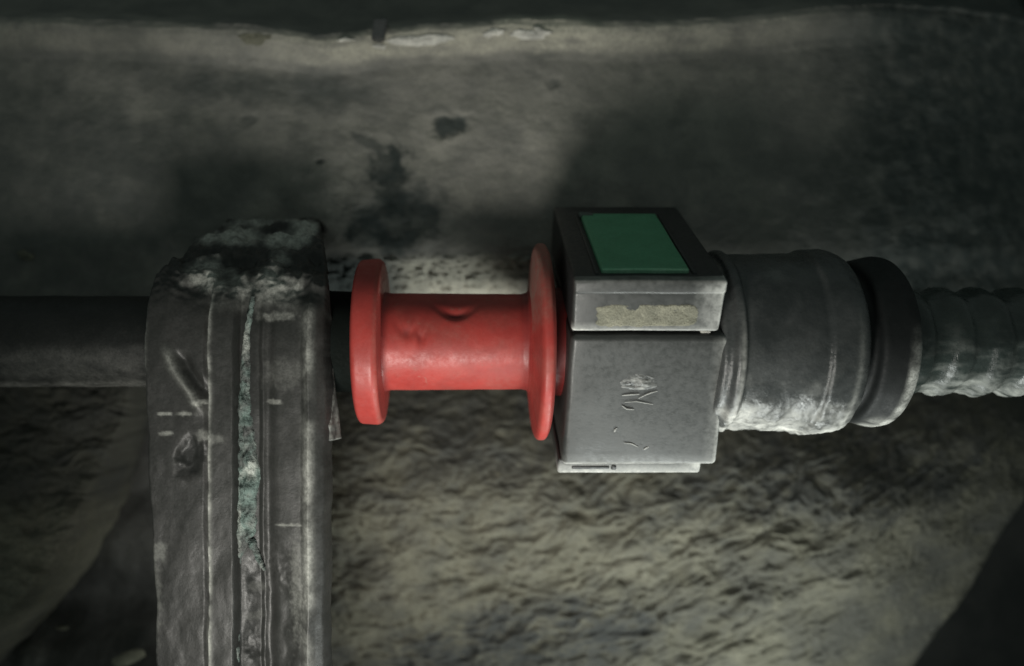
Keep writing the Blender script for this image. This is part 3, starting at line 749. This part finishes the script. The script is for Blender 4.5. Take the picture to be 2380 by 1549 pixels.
        for k in range(7):
            an = math.pi * k / 6
            rows.append(out + sd * (rad * math.cos(an))[:, None] + np.array([0, -1, 0]) * (rad * 0.6 * math.sin(an))[:, None])
        G = np.stack(rows, 1)
        Wv = np.stack(box2w(G[..., 0], G[..., 1], G[..., 2]), -1)
        return grid(name, Wv, M['collar'], t, {'dust_and_light': 0.32 + 0 * G[..., 0], 'stain_and_shade': 0 * G[..., 0]})
    # low relief of the worn badge
    xg, zg = np.meshgrid(np.linspace(-1, 1, 60), np.linspace(1, -1, 44))
    a0 = face_hit(1484, 888, y=-1.74)
    dome = np.clip(1 - np.sqrt(xg ** 2 + np.clip(zg - (-0.3), 0, None) ** 2 * 0.9 + np.clip(-0.3 - zg, 0, None) ** 2 * 4), 0, 1)
    rel = np.sqrt(dome) * (0.6 + 0.9 * fbm(xg * 2.2, zg * 2.2, 3, 3, 121))
    G = (a0[0] + xg * 0.46, -1.728 - 0.045 * rel, a0[2] + zg * 0.27)
    grid('badge_relief', np.stack(box2w(*G), -1), M['black'], t, {'dust_and_light': np.clip(0.35 * rel + 0.3 * fbm(xg * 3, zg * 3, 7, 3, 122), 0, 1), 'stain_and_shade': 0 * rel})
    stroke([(1446, 920), (1466, 918), (1486, 917)], 0.022)
    stroke([(1484, 927), (1500, 919), (1512, 914), (1528, 910)], 0.018)
    stroke([(1452, 936), (1480, 934), (1518, 941)], 0.014)
    stroke([(1446, 944), (1456, 951), (1474, 953)], 0.022)
    stroke([(1428, 1005), (1430, 1000), (1434, 996)], 0.026)
    stroke([(1450, 1030), (1468, 1032), (1484, 1040)], 0.018)
    stroke([(1496, 1046), (1502, 1042), (1508, 1039)], 0.024)

    # round collar behind the block, in three steps
    def crud_and_light(x, a):
        under = sstep(0.55, 1.0, np.sin(a))
        n_ = fbm(x * 1.3, np.sin(a) * 3, np.cos(a) * 3, 4, 101)
        return np.clip(under * (0.55 + 1.3 * n_) * 1.1 + 0.22 * np.clip(n_, 0, 1) * sstep(-0.2, 0.5, np.sin(a)), 0, 1)  # crust underneath, whitened to paint in light from below
    def crud_d(x, a):
        under = sstep(0.45, 0.95, np.sin(a))
        n_ = fbm(x * 1.6, np.sin(a) * 4, np.cos(a) * 4, 4, 102)
        return 0.03 * fbm(x * 1.4, np.sin(a) * 2.2, np.cos(a) * 2.2, 3, 108) + under * (0.10 * n_ + 0.04 * fbm(x * 6, np.sin(a) * 12, np.cos(a) * 12, 2, 103)) + 0.012 * n_
    sh = lambda x, a: 0.5 * np.clip(fbm(x * 0.9, np.sin(a) * 2, np.cos(a) * 2, 3, 104), 0, 1)
    top = lambda x, a: 0.15 * np.exp(-((x - 5.55) / 0.2) ** 2 - ((np.sin(a) + 0.72) / 0.08) ** 2)
    cl = lathe('collar', rounded([(4.30, 0.5), (4.30, 1.94), (4.50, 1.97), (4.58, 2.12), (4.74, 2.13), (4.81, 2.02), (6.50, 2.05), (6.58, 2.13), (7.06, 2.13), (7.36, 2.0), (7.50, 1.72), (7.50, 0.8)], 0.09),
               M['collar'], t, 240, 0.035, crud_d, {'dust_and_light': lambda x, a: np.clip(crud_and_light(x, a) + top(x, a) + 0.35 * np.exp(-((x - 7.14) / 0.07) ** 2) * sstep(-0.5, 0.3, np.sin(a)) + 0.30 * np.exp(-((x - 4.69) / 0.06) ** 2) * sstep(-0.5, 0.1, np.sin(a)), 0, 1), 'stain_and_shade': sh})  # pale lines on the two rims are painted highlights
    lathe('lock_ring', rounded([(7.46, 1.0), (7.48, 1.62), (7.66, 1.66), (7.72, 1.86), (7.98, 1.91), (8.26, 1.98), (8.46, 1.94), (8.55, 1.75), (8.58, 1.3), (8.58, 0.6)], 0.10), M['ring'], t, 220, 0.035,
          lambda x, a: 0.014 * fbm(x * 2, np.sin(a) * 3, np.cos(a) * 3, 3, 105),
          {'dust_and_light': lambda x, a: np.clip(np.clip(0.55 + 0.9 * fbm(x * 2, np.sin(a) * 5, np.cos(a) * 5, 3, 106), 0, 1) * (sstep(0.80, 0.98, np.sin(a)) * sstep(7.75, 8.1, x) + 1.2 * sstep(8.16, 8.30, x) * sstep(-0.3, 0.4, np.sin(a))), 0, 1), 'stain_and_shade': lambda x, a: 0 * x})  # lit right edge and underside of the ring painted pale
    return t
connector()

# ------------------------------------------------------------------ corrugated hose
def hose():
    t = thing('corrugated_hose', 'muddy corrugated hose leaving the round collar of the coupling', 'hose', (11.0, 0.0, AZ - 1.3))
    prof = []
    x = 8.35
    while x < 20:
        ph = (x - 8.75) / 0.86 * 2 * math.pi
        prof.append((x, 1.20 + 0.06 * math.copysign(abs(math.sin(ph)) ** 0.7, math.sin(ph))))
        x += 0.05
    def dsp(x, a):
        return 0.05 * fbm(x * 0.9, np.sin(a) * 2, np.cos(a) * 2, 3, 119) + 0.10 * sstep(0.5, 0.95, np.sin(a)) * fbm(x * 1.8, np.sin(a) * 4, np.cos(a) * 4, 4, 111) + 0.02 * fbm(x * 3, np.sin(a) * 4, np.cos(a) * 4, 3, 112)
    def dst(x, a):
        n_ = fbm(x * 1.5, np.sin(a) * 4, np.cos(a) * 4, 4, 113)
        return np.clip(sstep(0.6, 0.95, np.sin(a)) * (0.5 + 1.2 * n_) + 0.9 * np.clip(n_ + 0.05, 0, 1) * sstep(-0.5, 0.4, np.sin(a)), 0, 1)  # mud, with the lit band along the front painted in
    lathe('hose_wall', prof, M['hose'], t, 160, 0.05, dsp, {'dust_and_light': dst, 'stain_and_shade': lambda x, a: 0.55 * np.clip(0.4 + fbm(x, np.sin(a) * 2, 3, 3, 114), 0, 1)})
    return t
hose()

for o in col.objects:
    if '_b' in o: del o['_b']
